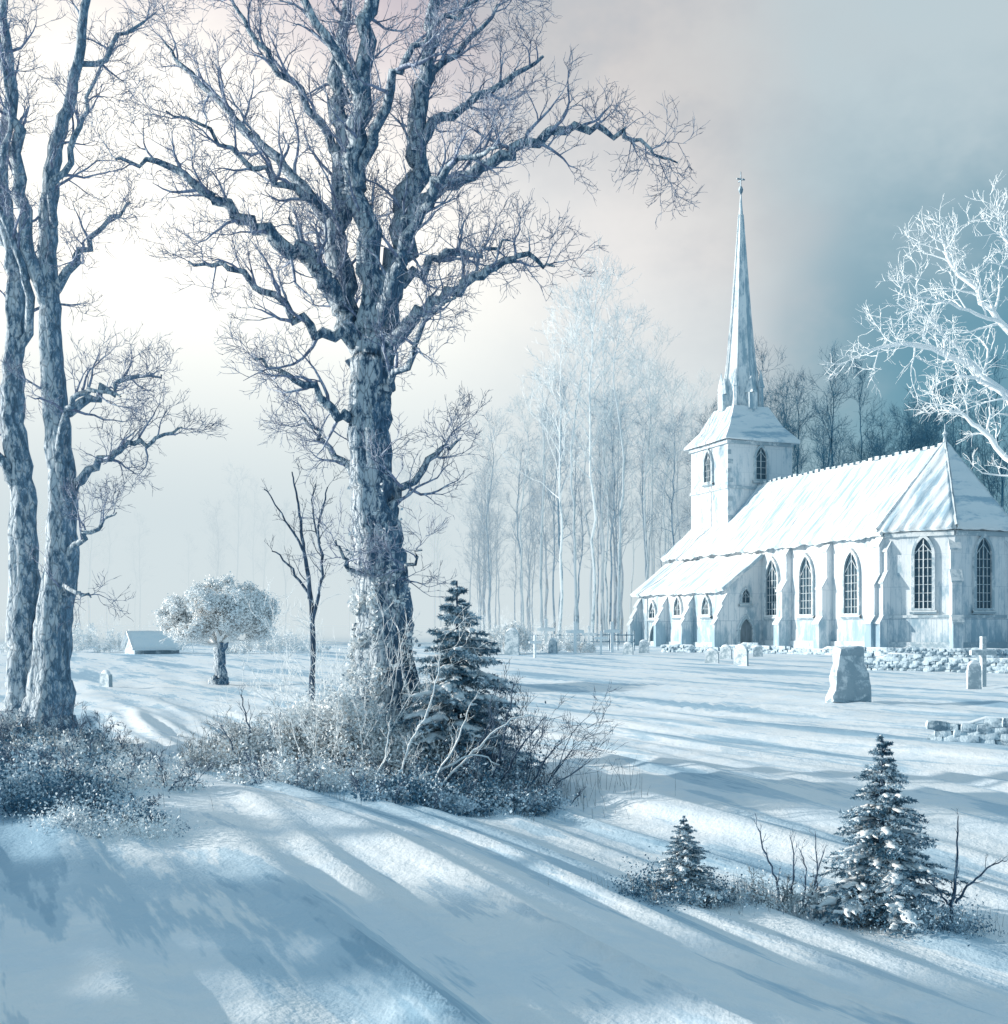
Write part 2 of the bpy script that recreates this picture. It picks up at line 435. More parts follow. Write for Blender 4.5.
# frosted tree at the right edge
UR = 40.0 / 1200
LR = [
 [(1072,700,18,0),(1070,640,13,0),(1065,560,12,0),(1060,450,10,0),(1055,340,8,0),(1042,250,5,0),(1025,170,2,0)],
 [(1062,470,6,0),(1012,404,5,-10),(960,358,4,-14),(902,342,2.8,-20),(855,350,1.2,-24)],
 [(1057,385,5.5,0),(1004,312,4,10),(965,262,2.8,14),(945,220,1.2,18)],
 [(1062,500,5,0),(1016,446,4,20),(975,405,2.6,26),(945,392,1.2,30)],
 [(1055,340,5,0),(1012,262,3,-20),(988,230,1.2,-30)],
 [(1062,480,6,0),(1110,410,5,10),(1160,360,3,10),(1220,330,1,10)],
 [(1057,380,5,0),(1100,300,4,-10),(1150,240,2,-10)],
 [(960,358,3,-14),(925,325,2,-30),(885,305,1,-36)],
 [(1012,404,3,-10),(975,385,2,-40),(940,378,1,-50)],
 [(1004,312,3,10),(960,300,2,0),(910,290,1,-10)],
]
PR = dict(P2); PR.update(nb=[8, 5, 4, 0], max=3, dens=1.9, len=[2.1, 1.1, 0.55, 0.3], rmax=[0.055, 0.034, 0.022, 0.012], rmin=0.016, wig=0.2, up=0.05)
xr = (1072 - 504) * UR
build_tree('frosted_tree', (xr, 40, gh(xr, 40) - 0.1), LR, UR, PR, [M_frost, M_frost], (1072, 690), rs=.75)

# slim sapling
US = 18.6 / 1200
LS = [
 [(310,790,5,0),(311,720,3.2,0),(313,660,2.6,0),(309,600,2.1,0),(303,560,1.6,0),(298,520,1.1,0),(292,488,0.6,0)],
 [(312,640,2.0,0),(322,590,1.6,-10),(320,545,1.2,-14),(330,505,0.6,-16)],
 [(309,615,1.5,0),(290,585,1.2,14),(268,566,0.6,20)],
 [(305,570,1.3,0),(285,535,1.0,0),(264,505,0.5,0)],
 [(320,560,1.2,0),(312,530,.9,0),(316,500,0.5,0)],
]
PS = dict(P2); PS.update(nb=[6, 3, 2, 0], max=3, dens=3.2, len=[0.5, 0.25, 0.14, 0.1], rmax=[0.010, 0.007, 0.005, 0.005], rmin=0.0042, wig=0.13, up=.2)
xsap = (310 - 504) * US
build_tree('sapling', (xsap, 18.6, gh(xsap, 18.6) - 0.05), LS, US, PS, [M_twigdark, M_twigdark], (310, 778), wob=.055)

# round frosted tree
def round_tree():
    X0, Y0 = -10.65, 45.0
    e = empty('round_frosted_tree', (X0, Y0, gh(X0, Y0) - 0.05))
    mbt = MB(); out = []
    tp, tr = limb_path([(0, 0, 0, 0.40), (0.05, 0, 0.5, 0.24), (-0.05, 0, 1.1, 0.22), (0.05, 0, 1.7, 0.26)], 5, 0.05)
    tube(mbt, tp, tr, 14, 0, lump=0.2)
    P = dict(max=3, nb=[8, 5, 4], len=[1.1, 0.6, 0.3], rmax=[0.05, 0.034, 0.028], rmin=0.022, ang=(20, 55), up=0.12, wig=0.14, t0=0.3)
    cr = []
    for i in range(26):
        a = i * 2.399; el = math.radians(rnd.uniform(12, 85))
        d = Vector((math.cos(a) * math.cos(el), math.sin(a) * math.cos(el), math.sin(el)))
        L = rnd.uniform(1.4, 2.1)
        grow(out, Vector((0, 0, 1.5)) + d * 0.12, d, L, 0.08, 0, P)
    mbb = MB()
    for pts, rads, lvl in out:
        tube(mbb, pts, rads, 4 if lvl < 2 else 3, 0)
        if lvl >= 2:
            for p in pts[1:]:
                q = p - Vector((0, 0, 2.9))
                lim = 1.0 + .6 * noise.noise(q * 1.3)
                rr = (q.x / 2.1) ** 2 + (q.y / 2.1) ** 2 + (q.z / 1.7) ** 2
                if .25 < rr < lim * 1.3 and p.z > 1.75:
                    cr.append(tuple(p))
    cr = np.array(cr)
    C = np.concatenate([cr + nrs.normal(size=cr.shape) * 0.08 for _ in range(9)])
    ml = MB(); leaf_quads(ml, C, 0.042, 0, 0.8)
    mbt.obj('trunk', [M_bark], e, True); mbb.obj('branches', [M_frostleaf], e); ml.obj('frost_crown', [M_frostleaf], e)
round_tree()

# ------------------------------------------------------------------ spruces
def spruce_mesh(H, W, seed, dens=1.0):
    global rnd
    old = rnd; rnd = random.Random(seed)
    mt = MB(); mn = MB(); ms = MB()
    tube(mt, [(0, 0, -.1 * H), (0, 0, H * 0.5), (0, 0, H)], [H * 0.022, H * 0.014, H * 0.003], 6)
    levels = int(24 * dens)
    NV = []; NT = []; cnt = 0
    for l in range(levels):
        f = l / (levels - 1)
        z = H * (0.03 + 0.93 * f)
        nb = int(10 - 5 * f)
        for b in range(nb):
            a = (b + rnd.random() * 0.9) / nb * 2 * math.pi + l * 1.3
            L = W * 0.5 * ((1 - f) ** 0.9 * rnd.uniform(0.62, 1.25) + 0.05)
            d = Vector((math.cos(a), math.sin(a), 0)); side = Vector((-d.y, d.x, 0))
            zz = z + rnd.uniform(-.03, .03) * H
            n = 7; pts = []
            dr = rnd.uniform(.7, 1.3)
            for i in range(n + 1):
                t = i / n
                pts.append(d * (L * t) + Vector((0, 0, zz + dr * L * (0.16 * t - 0.66 * t * t + 0.30 * t ** 3) + 0.35 * L * f * t)))
            tube(mt, pts, [H * 0.005 * (1 - 0.8 * i / n) for i in range(n + 1)], 3)
            nl = H * 0.018
            for i in range(1, n + 1):
                t = i / n
                for sgn in (-1, 1):
                    tl = L * 0.42 * (1.05 - t) + L * 0.10
                    sd = (side * sgn * 0.8 + d * 0.75 + Vector((0, 0, -0.15 + rnd.uniform(-.45, .25)))).normalized()
                    m = max(3, int(tl / (nl * 0.5)))
                    for k in range(m):
                        c = pts[i] + sd * (tl * (k + 0.5) / m)
                        for h in range(5):
                            nd = (sd * 0.7 + rvec() * 0.6).normalized() * nl * rnd.uniform(.7, 1.3)
                            w = nd.cross(rvec()).normalized() * nl * 0.19
                            NV += [tuple(c + w), tuple(c - w), tuple(c + nd)]
                            NT.append((cnt, cnt + 1, cnt + 2)); cnt += 3
            if rnd.random() < 0.85:
                s0 = rnd.uniform(0.15, 0.45); s1 = rnd.uniform(0.75, 1.0)
                sp = []; sr = []
                m = 9
                for i in range(m + 1):
                    t = s0 + (s1 - s0) * i / m
                    f2 = t * n; i0 = min(n - 1, int(f2)); q = pts[i0].lerp(pts[i0 + 1], f2 - i0)
                    env = math.sin(math.pi * min(1, max(0.0, i / m))) ** 0.6
                    r = max(0.0006, (L * 0.075 + H * 0.0055) * env * rnd.uniform(0.4, 1.4))
                    sp.append(q + Vector((0, 0, H * 0.010)) + side * rnd.uniform(-1, 1) * L * 0.04); sr.append(r)
                tube(ms, sp, sr, 7, 0, squash=0.5)
            for rep in range(9):
                if rnd.random() < 0.72:
                    sgn = rnd.choice((-1, 1))
                    t = rnd.uniform(0.15, 0.9); f2 = t * n; i0 = int(f2); q = pts[i0].lerp(pts[i0 + 1], f2 - i0)
                    tl = L * 0.38 * (1.05 - t) + L * 0.07
                    sd = (side * sgn * 0.8 + d * 0.75 + Vector((0, 0, -0.2))).normalized()
                    sp = [q + sd * (tl * k / 4) + Vector((0, 0, H * 0.008)) + rvec() * L * .012 for k in range(5)]
                    sr = [max(0.0005, L * 0.042 * math.sin(math.pi * k / 4) ** 0.5 * rnd.uniform(.4, 1.5)) for k in range(5)]
                    tube(ms, sp, sr, 5, 0, squash=0.5)
    mn.add(np.array(NV), None, NT)
    rnd = old
    return (mt.mesh('spruce_trunk', [M_twigdark]), mn.mesh('spruce_needles', [M_needle]), ms.mesh('spruce_snow', [M_snow], True))
SPA = spruce_mesh(1.42, 1.12, 3)
SPB = spruce_mesh(1.40, 1.15, 8)
def place_spruce(name, x, y, meshes, s, rz=0.0, sw=1.0, dz=0.0, parent=None):
    if parent is None:
        e = empty(name, (x, y, gh(x, y) - 0.02 + dz), rz)
    else:
        e = bpy.data.objects.new(name, None); e.location = (x, y, gh(x, y) - 0.05); e.rotation_euler = (0, 0, rz); link(e, parent)
    e.scale = (s * sw, s * sw, s)
    for n_, m_ in zip(('trunk', 'needles', 'snow_load'), meshes):
        link(bpy.data.objects.new(n_, m_), e)
    return e
place_spruce('spruce_tree', (882 - 504) / 1200 * 9.6, 9.6, SPA, 1.02)
place_spruce('spruce_tree', (684 - 504) / 1200 * 9.6, 9.6, SPB, 0.50, 1.0, 1.1)
place_spruce('spruce_tree', (457 - 504) / 1200 * 16.4, 16.4, SPB, 2.05, 2.2, .95, -.1)

g = empty('added_shade_spruces')  # out-of-view spruces added to throw shade over the foreground
for (x, y, s) in [(-17, 7.0, 3.4), (-22, 9.8, 4.6), (-19, 12.6, 3.0), (-21, 5.0, 4.6)]:
    place_spruce('shade_spruce', x, y, SPB, s, x, 1.1, parent=g)

# ------------------------------------------------------------------ shrubs and undergrowth
def shrub(name, x, y, w, d, h, n_leaf, n_stem, mats, leaf=0.022, lean=0.0):
    e = empty(name, (x, y, gh(x, y)))
    ml = MB(); mtw = MB()
    C = []
    cl = []
    for i in range(int(10 + w * 9)):
        a = rnd.uniform(0, 2 * math.pi); r = math.sqrt(rnd.random())
        cx = math.cos(a) * r * w / 2; cy = math.sin(a) * r * d / 2
        top = h * (1 - r * r * 0.75) * rnd.uniform(0.35, 0.95)
        cl.append((cx, cy, top, rnd.uniform(0.08, 0.22)))
    per = max(1, n_leaf // len(cl))
    for cx, cy, top, rr in cl:
        g0 = gh(x + cx, y + cy) - gh(x, y)
        q = nrs.normal(size=(per, 3)) * np.array([rr, rr, rr * 0.75]) * 0.75
        q[:, 2] -= nrs.rand(per) ** 2 * top * 0.7
        q += np.array([cx, cy, g0 + top])
        q[:, 2] = np.maximum(q[:, 2], g0 - 0.01 + nrs.rand(per) * 0.05)
        C.append(q)
    leaf_quads(ml, np.concatenate(C), leaf, 0, 0.6)
    P = dict(max=3, nb=[5, 4, 2], len=[h * 0.5, h * 0.25, h * 0.14], rmax=[0.008, 0.006, 0.004], rmin=0.0035, ang=(18, 50), up=0.1, wig=0.16, t0=0.25)
    out = []
    for i in range(n_stem):
        a = rnd.uniform(0, 2 * math.pi); r = math.sqrt(rnd.random())
        cx = math.cos(a) * r * w / 2; cy = math.sin(a) * r * d / 2
        dr = Vector((math.cos(a) * 0.5 * r + lean + rnd.uniform(-.2, .2), math.sin(a) * 0.4 * r, 1)).normalized()
        grow(out, Vector((cx, cy, gh(x + cx, y + cy) - gh(x, y) - 0.03)), dr, h * rnd.uniform(0.7, 1.5), 0.009, 0, P)
    for pts, rads, lvl in out:
        tube(mtw, pts, rads, 4 if lvl == 0 else 3, 0)
    ml.obj('foliage', [mats[0]], e); mtw.obj('stems', [mats[1]], e)
def PX(px, d):
    return (px - 504) / 1200 * d
BF = (M_bush, M_frost); BD = (M_bushdark, M_twigdark)
shrub('frosted_shrub', -2.5, 16.4, 1.9, 1.3, 0.95, 12000, 22, BF, .026)
shrub('frosted_shrub', -3.3, 16.6, 1.5, 1.2, 0.6, 7500, 24, (M_bush, M_grass), .024)
shrub('frosted_shrub', -3.9, 16.6, 1.0, .9, 0.35, 3500, 18, (M_bush, M_grass), .022)
shrub('frosted_shrub', -2.05, 16.0, 1.0, 0.7, 1.7, 10000, 12, BF, 0.026)
shrub('frosted_shrub', -1.2, 15.9, 1.2, 0.8, 0.75, 7000, 18, BF, .024)
shrub('undergrowth', -0.6, 15.6, 2.0, 1.4, 0.5, 9000, 24, BD)
shrub('undergrowth', -2.3, 15.0, 2.3, 1.0, 0.30, 8500, 16, (M_bush, M_twigdark))
shrub('undergrowth', -0.9, 14.2, 2.2, 1.1, 0.24, 8000, 14, BD)
shrub('undergrowth', -0.1, 14.8, 1.9, 1.3, 0.3, 6500, 18, BD, 0.02, 0.4)
shrub('twiggy_shrub', 0.1, 15.9, 1.2, 0.9, 1.15, 500, 18, BD, 0.02, 0.35)
shrub('undergrowth', -6.5, 17.6, 2.2, 1.6, 0.5, 8000, 26, BD)
shrub('frosted_shrub', -7.6, 17.8, 1.8, 1.4, 0.6, 7000, 24, (M_bush, M_twigdark))
shrub('frosted_shrub', -5.8, 16.4, 1.8, 1.4, 0.4, 6000, 22, (M_bush, M_grass))
shrub('undergrowth', -5.6, 14.2, 2.6, 1.8, 0.35, 9000, 24, BD)
shrub('undergrowth', -4.3, 12.8, 1.9, 1.4, 0.28, 5500, 18, (M_bush, M_twigdark))
shrub('undergrowth', -5.0, 12.0, 2.0, 1.2, 0.28, 6500, 18, BD)
shrub('undergrowth', -3.9, 11.0, 1.6, 1.0, 0.18, 6500, 14, BD, .016)
shrub('undergrowth', -3.3, 10.2, 1.1, .7, 0.12, 4000, 10, (M_bush, M_grass), .013)
shrub('undergrowth', 3.05, 9.4, 1.1, 0.7, 0.14, 5500, 12, (M_bushdark, M_grass), 0.011)
shrub('undergrowth', 1.45, 9.5, 1.0, 0.6, 0.13, 5000, 12, (M_bushdark, M_grass), 0.011)
shrub('frosted_shrub', 2.25, 9.7, 0.6, 0.5, 0.2, 2000, 16, (M_bush, M_grass), 0.011)
shrub('frosted_thicket', 0.1, 80.0, 4.5, 3, 2.4, 9000, 30, (M_frostleaf, M_frost), 0.06)
shrub('frosted_thicket', 3.6, 84.0, 6, 3, 1.6, 7000, 30, (M_frostleaf, M_frost), 0.06)
shrub('frosted_thicket', 30.0, 62.0, 6, 2, 1.2, 6000, 20, (M_bush, M_frost), 0.05)
shrub('frosted_thicket', -30, 85.0, 12, 4, 2.2, 8000, 30, (M_frostleaf, M_frost), 0.07)
shrub('frosted_thicket', -15.5, 82.0, 7, 3, 1.8, 6000, 24, (M_frostleaf, M_frost), 0.06)

def bramble(name, stems, mat, y=15.2, U=15.2 / 1200, P=None, by=790):
    bx = PX(stems[0][0][0], y)
    e = empty(name, (bx, y, gh(bx, y)))
    m_ = MB(); out = []
    for S in stems:
        sl = rnd.uniform(-.25, .25)
        ctrl = [((c[0] - stems[0][0][0]) * U, sl * (by - c[1]) * U, (by - c[1]) * U - 0.03, c[2] * U) for c in S]
        pts, rads = limb_path(ctrl, 5, 0.03 * y / 15)
        tube(m_, pts, rads, 5)
        if P:
            spawn(out, pts, rads, 1, 0, P)
    for pts, rads, lvl in out:
        tube(m_, pts, rads, 3)
    m_.obj('stems', [mat], e, True)
PB = dict(max=2, nb=[7, 3], len=[0.30, 0.15], rmax=[0.007, 0.005], rmin=0.004, ang=(20, 50), up=0.15, wig=0.13, t0=0.2)
bramble('frosted_bramble', [
 [(385,800,1.5),(398,770,1.3),(412,735,1.2),(430,700,.9),(440,650,.4)],
 [(370,805,1.5),(400,780,1.3),(440,765,1.2),(475,750,.9),(500,760,.4)],
 [(350,800,1.3),(372,780,1.2),(385,752,1.0),(388,720,.4)],
 [(375,805,1.3),(420,790,1.2),(455,740,1.0),(470,700,.4)],
 [(420,800,1.3),(450,770,1.2),(478,742,1.0),(512,715,.9),(540,712,.4)]], M_frost, P=PB, y=14.8, U=14.8/1200)
bramble('bare_bush', [
 [(470,800,1.3),(500,770,1.2),(522,735,1.0),(545,705,.4)],
 [(480,800,1.3),(498,750,1.2),(508,705,.9),(515,670,.4)],
 [(460,800,1.3),(468,750,1.2),(488,720,.9),(490,690,.4)],
 [(490,805,1.3),(525,780,1.2),(548,745,.8),(556,735,.4)]], M_twigdark, P=PB)
bramble('bare_bush', [
 [(250,790,1.1),(248,750,.9),(240,715,.4)],
 [(262,790,1.1),(270,760,.9),(282,730,.4)],
 [(245,790,1.0),(232,765,.8),(222,745,.4)]], M_twigdark, P=PB, y=16.2, U=16.2/1200)
PB2 = dict(PB); PB2.update(len=[0.15, 0.07], nb=[6, 3], rmin=0.0022, rmax=[0.0045, 0.0035])
bramble('dead_sapling', [
 [(950,925,2.0),(954,885,1.8),(958,850,1.2),(960,805,.5)],
 [(953,890,1.4),(968,868,1.1),(985,850,.8),(1000,846,.4)],
 [(952,900,1.2),(940,880,.9),(925,868,.4)]], M_twigdark, y=9.4, U=9.4 / 1200, P=PB2, by=918)
bramble('dead_sapling', [
 [(780,915,1.3),(776,880,1.1),(764,850,.9),(756,815,.4)],
 [(790,915,1.2),(793,870,.9),(788,835,.4)],
 [(803,915,1.2),(806,870,.8),(800,850,.4)],
 [(815,915,1.2),(818,880,.9),(828,852,.4)],
 [(797,915,1.2),(815,885,.9),(812,830,.4)]], M_twigdark, y=9.7, U=9.7 / 1200, P=PB2, by=915)

def ivy():
    e = empty('climbing_ivy', (x2, 17.2, gh(x2, 17.2) - 0.15))
    C = []
    for i in range(26000):
        z = abs(rnd.gauss(0, 1.3))
        if z > 4.0: continue
        a = rnd.gauss(math.radians(228), 1.0)
        q = Vector((math.cos(a) * 1.5, math.sin(a) * 1.5, z * 1.6))
        nq = noise.noise(q * 2.0)
        if nq < -0.10 + z * 0.10: continue
        R = (0.43 - 0.025 * z) * rnd.uniform(.95, 1.08) + max(0, nq) * .3 * rnd.random() + (0.35 if z < .5 else 0) * (0.5 - z)
        C.append((math.cos(a) * R - 0.04 * z, math.sin(a) * R, z + 0.1))
    m_ = MB(); leaf_quads(m_, np.array(C), 0.028, 0, 0.8)
    m_.obj('leaves', [M_bush], e)
ivy()

def grass():
    V = []; T = []; c = 0
    patches = [(-2.6, 16.0, 2.2, 1.0, 420, .45), (-6.2, 16.8, 2.2, 1.4, 420, .4), (0.4, 15.2, 1.6, 1.0, 260, .4), (-5.2, 13.2, 1.8, 1.2, 300, .2),
               (2.1, 9.7, .9, .5, 260, .2), (3.4, 9.4, .8, .5, 200, .14), (1.3, 9.5, .8, .5, 160, .11), (-3.4, 16.8, 1.0, .8, 260, .65), (-4.2, 11.0, 1.3, .8, 260, .16), (-.8, 14, 2, .7, 240, .17)]
    for (x, y, w, d, n, h) in patches:
        for i in range(n):
            px = x + rnd.gauss(0, w * .4); py = y + rnd.gauss(0, d * .4)
            z = gh(px, py) - .01; hh = h * rnd.uniform(.3, 1.3); l = rnd.gauss(0, .25) * hh; l2 = rnd.gauss(0, .25) * hh
            wd = max(.0018, py * .00018)
            V += [(px - wd, py, z), (px + wd, py, z), (px + l * .4 + wd * .7, py + l2 * .4, z + hh * .6), (px + l * .4 - wd * .7, py + l2 * .4, z + hh * .6), (px + l, py + l2, z + hh)]
            T += [(c, c + 1, c + 2), (c, c + 2, c + 3), (c + 3, c + 2, c + 4)]; c += 5
    m_ = MB(); m_.add(np.array(V), None, T)
    m_.obj('dry_grass', [M_grass])
grass()

# ------------------------------------------------------------------ church
church = empty('white_church', (28.6, 90.0, 0.6), math.atan2(0.94, -0.343))
def prism(mb, poly, z0, z1, mat=0):
    n = len(poly)
    v = [(p[0], p[1], z0) for p in poly] + [(p[0], p[1], z1) for p in poly]
    q = [(i, (i + 1) % n, n + (i + 1) % n, n + i) for i in range(n)]
    t = [(n, n + i, n + i + 1) for i in range(1, n - 1)]
    mb.add(v, q, t, mat)
def slope(mb, a, b, c, d, thick=0.28, nu=24, nv=6, ragged=0.18, amp=0.05):
    a, b, c, d = map(Vector, (a, b, c, d))
    nrm = (b - a).cross(d - a).normalized()
    if nrm.z < 0: nrm = -nrm
    V = []
    for j in range(nv + 1):
        for i in range(nu + 1):
            u = i / nu; v = j / nv
            p = a.lerp(b, u).lerp(d.lerp(c, u), v)
            if j == 0:
                p = p + (a - d).normalized() * (ragged * noise.noise(p * 0.9) + ragged * 0.7 * noise.noise(p * 3.1))
            p = p + nrm * (amp * noise.noise(p * 0.7) + amp * .5 * noise.noise(p * 2.3))
            V.append(p)
    n0 = len(V); top = [p + nrm * thick for p in V]
    Q = []
    w = nu + 1
    for j in range(nv):
        for i in range(nu):
            k = j * w + i
            Q.append((k, k + 1, k + w + 1, k + w)); Q.append((n0 + k, n0 + k + 1, n0 + k + w + 1, n0 + k + w))
    for i in range(nu):
        Q.append((i, i + 1, n0 + i + 1, n0 + i)); k = nv * w + i; Q.append((k, k + 1, n0 + k + 1, n0 + k))
    for j in range(nv):
        k = j * w; Q.append((k, k + w, n0 + k + w, n0 + k)); k += nu; Q.append((k, k + w, n0 + k + w, n0 + k))
    mb.add([tuple(p) for p in V + top], Q)
LN, WN, HE, HR = 34.5, 11.0, 9.25, 15.5
walls = MB()
apse = [(0, 0), (-4.0, -3.0), (-4.0, -8.0), (0, -11.0)]
prism(walls, [(LN, 0), (0, 0), (-4, -3), (-4, -8), (0, -11), (LN, -11)], -0.8, HE)
TS0, TS1, TT0, TT1 = 26.0, 33.2, -1.9, -9.1
box(walls, TS0, TS1, TT1, TT0, HE - 0.5, 20.3)
AS0, AS1, AT = 17.0, 34.2, 3.5
AE, AR = 5.4, 8.0
v = [(AS0, 0, -.8), (AS0, AT, -.8), (AS0, AT, AE), (AS0, 0, AR), (AS1, 0, -.8), (AS1, AT, -.8), (AS1, AT, AE), (AS1, 0, AR)]
walls.add(v, [(0, 1, 2, 3), (4, 7, 6, 5), (1, 5, 6, 2), (2, 6, 7, 3)])
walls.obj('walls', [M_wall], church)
roof = MB()
OV = 0.6
k = (HR - HE) / 5.5
slope(roof, (-0.2, OV, HE - OV * k), (LN + .4, OV, HE - OV * k), (LN - 3.5, -5.5, HR), (0, -5.5, HR), 0.28, 90, 10, 0.28, 0.12)
slope(roof, (LN + .4, -11 - OV, HE - OV * k), (-0.2, -11 - OV, HE - OV * k), (0, -5.5, HR), (LN - 3.5, -5.5, HR), 0.28, 40, 6)
slope(roof, (LN + .5, OV, HE - .4), (LN + .5, -11 - OV, HE - .4), (LN - 3.5, -5.5, HR), (LN - 3.5, -5.5, HR), 0.25, 16, 6)
ap = (0.0, -5.5, HR + 0.35)
ring = [(0.15, 0.6), (-4.45, -2.75), (-4.45, -8.25), (0.15, -11.6)]
for i in range(3):
    a_, b_ = ring[i], ring[i + 1]
    slope(roof, (a_[0], a_[1], HE - .35), (b_[0], b_[1], HE - .35), ap, ap, 0.24, 14, 10, 0.2, 0.08)
slope(roof, (AS0 - .4, AT + .6, AE - .45), (AS1 + .4, AT + .6, AE - .45), (AS1 + .4, 0.05, AR + .1), (AS0 - .4, 0.05, AR + .1), 0.3, 44, 6, 0.24, 0.1)
roof.obj('roof', [M_roof], church, True)
rt = MB()
s_ = 0.2
while s_ < TS0 - .1:
    box(rt, s_, s_ + 0.5, -5.62, -5.38, HR + .2, HR + .36 + rnd.uniform(0, .16)); s_ += 0.85
for (a_) in ring[:3]:
    pts = [Vector((a_[0], a_[1], HE - .1)).lerp(Vector((ap[0], ap[1], ap[2] + .2)), i / 14) + rvec() * 0.02 for i in range(15)]
    tube(rt, pts, [0.13] * 15, 5)
tube(rt, [(0, -5.5, HR + .2), (0, -5.5, HR + .9), (0, -5.5, HR + 1.1), (0, -5.5, HR + 1.3), (0, -5.5, HR + 1.9)], [.22, .1, .24, .08, .02], 8)
rt.obj('ridge_tiles', [M_stone], church)
rb = MB()
s_ = 0.8
while s_ < LN - 3.6:
    u0 = rnd.uniform(.0, .3); u1 = rnd.uniform(.6, 1.0)
    pts = []
    for i in range(9):
        u = u0 + (u1 - u0) * i / 8
        pts.append((s_ + rnd.uniform(-.03, .03), OV - (5.5 + OV) * u, HE - OV * k + (HR - HE + OV * k) * u + .33))
    if not (s_ > TS0 - .5): tube(rb, pts, [.05] * 9, 4)
    s_ += rnd.uniform(.7, 1.5)
rb.obj('roof_battens', [M_roof], church)
sp = MB()
cx, cy = (TS0 + TS1) / 2, (TT0 + TT1) / 2
def loft(mb, rings):
    k_ = len(rings[0]); V = [p for r in rings for p in r]; Q = []
    for i in range(len(rings) - 1):
        for j in range(k_):
            Q.append((i * k_ + j, i * k_ + (j + 1) % k_, (i + 1) * k_ + (j + 1) % k_, (i + 1) * k_ + j))
    mb.add(V, Q)
def sq(h, z, jit=0):
    P_ = [(-1, -1), (0, -1), (1, -1), (1, 0), (1, 1), (0, 1), (-1, 1), (-1, 0)]
    return [(cx + a * h, cy + b_ * h, z + rnd.uniform(-jit, jit)) for a, b_ in P_]
def octr(r, z):
    return [(cx + r * math.cos(math.radians(225 + 45 * i)), cy + r * math.sin(math.radians(225 + 45 * i)), z) for i in range(8)]
tr = MB()
loft(tr, [sq(3.6, 20.0), sq(4.15, 19.85, .08), sq(4.15, 20.1, .08), sq(3.0, 21.5, .03), sq(1.95, 23.6)])
tr.obj('tower_roof', [M_roof], church)
loft(sp, [octr(1.95, 23.2), octr(1.85, 24.2), octr(1.60, 26.2), octr(1.35, 28.5), octr(0.95, 33.0), octr(0.55, 38.5), octr(0.22, 43.0), octr(0.05, 45.2)])
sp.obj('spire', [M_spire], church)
pn = MB()
for i in range(8):
    a = math.radians(225 + 45 * i)
    q = (cx + 2.0 * math.cos(a), cy + 2.0 * math.sin(a))
    top = 27.4 if i % 2 == 0 else 26.0
    tube(pn, [(q[0], q[1], 22.9), (q[0], q[1], top - 1.9), (q[0], q[1], top - 1.8), (q[0], q[1], top)], [.30, .26, .36, .02], 6)
    tube(pn, [(cx + r_ * math.cos(a), cy + r_ * math.sin(a), z_) for r_, z_ in ((1.97, 24), (1.4, 28.5), (.98, 33), (.57, 38.5), (.24, 43))], [.09, .08, .07, .06, .05], 5)
for i in range(4):
    a = math.radians(90 * i)
    q = (cx + 1.9 * math.cos(a), cy + 1.9 * math.sin(a))
    box(pn, q[0] - .45, q[0] + .45, q[1] - .45, q[1] + .45, 23.3, 24.9)
    tube(pn, [(q[0], q[1], 24.9), (q[0], q[1], 26.6)], [.68, .03], 4)
pn.obj('pinnacles', [M_spire], church)
cr_ = MB()
tube(cr_, [(cx, cy, 45.0), (cx, cy, 45.3), (cx, cy, 45.55), (cx, cy, 45.8), (cx, cy, 45.85), (cx, cy, 47.3)], [.06, .2, .24, .15, .06, .05], 8)
box(cr_, cx - .05, cx + .05, cy - .45, cy + .45, 46.5, 46.62); box(cr_, cx - .45, cx + .45, cy - .045, cy + .045, 46.38, 46.49)
cr_.obj('spire_cross', [M_darkstone], church)

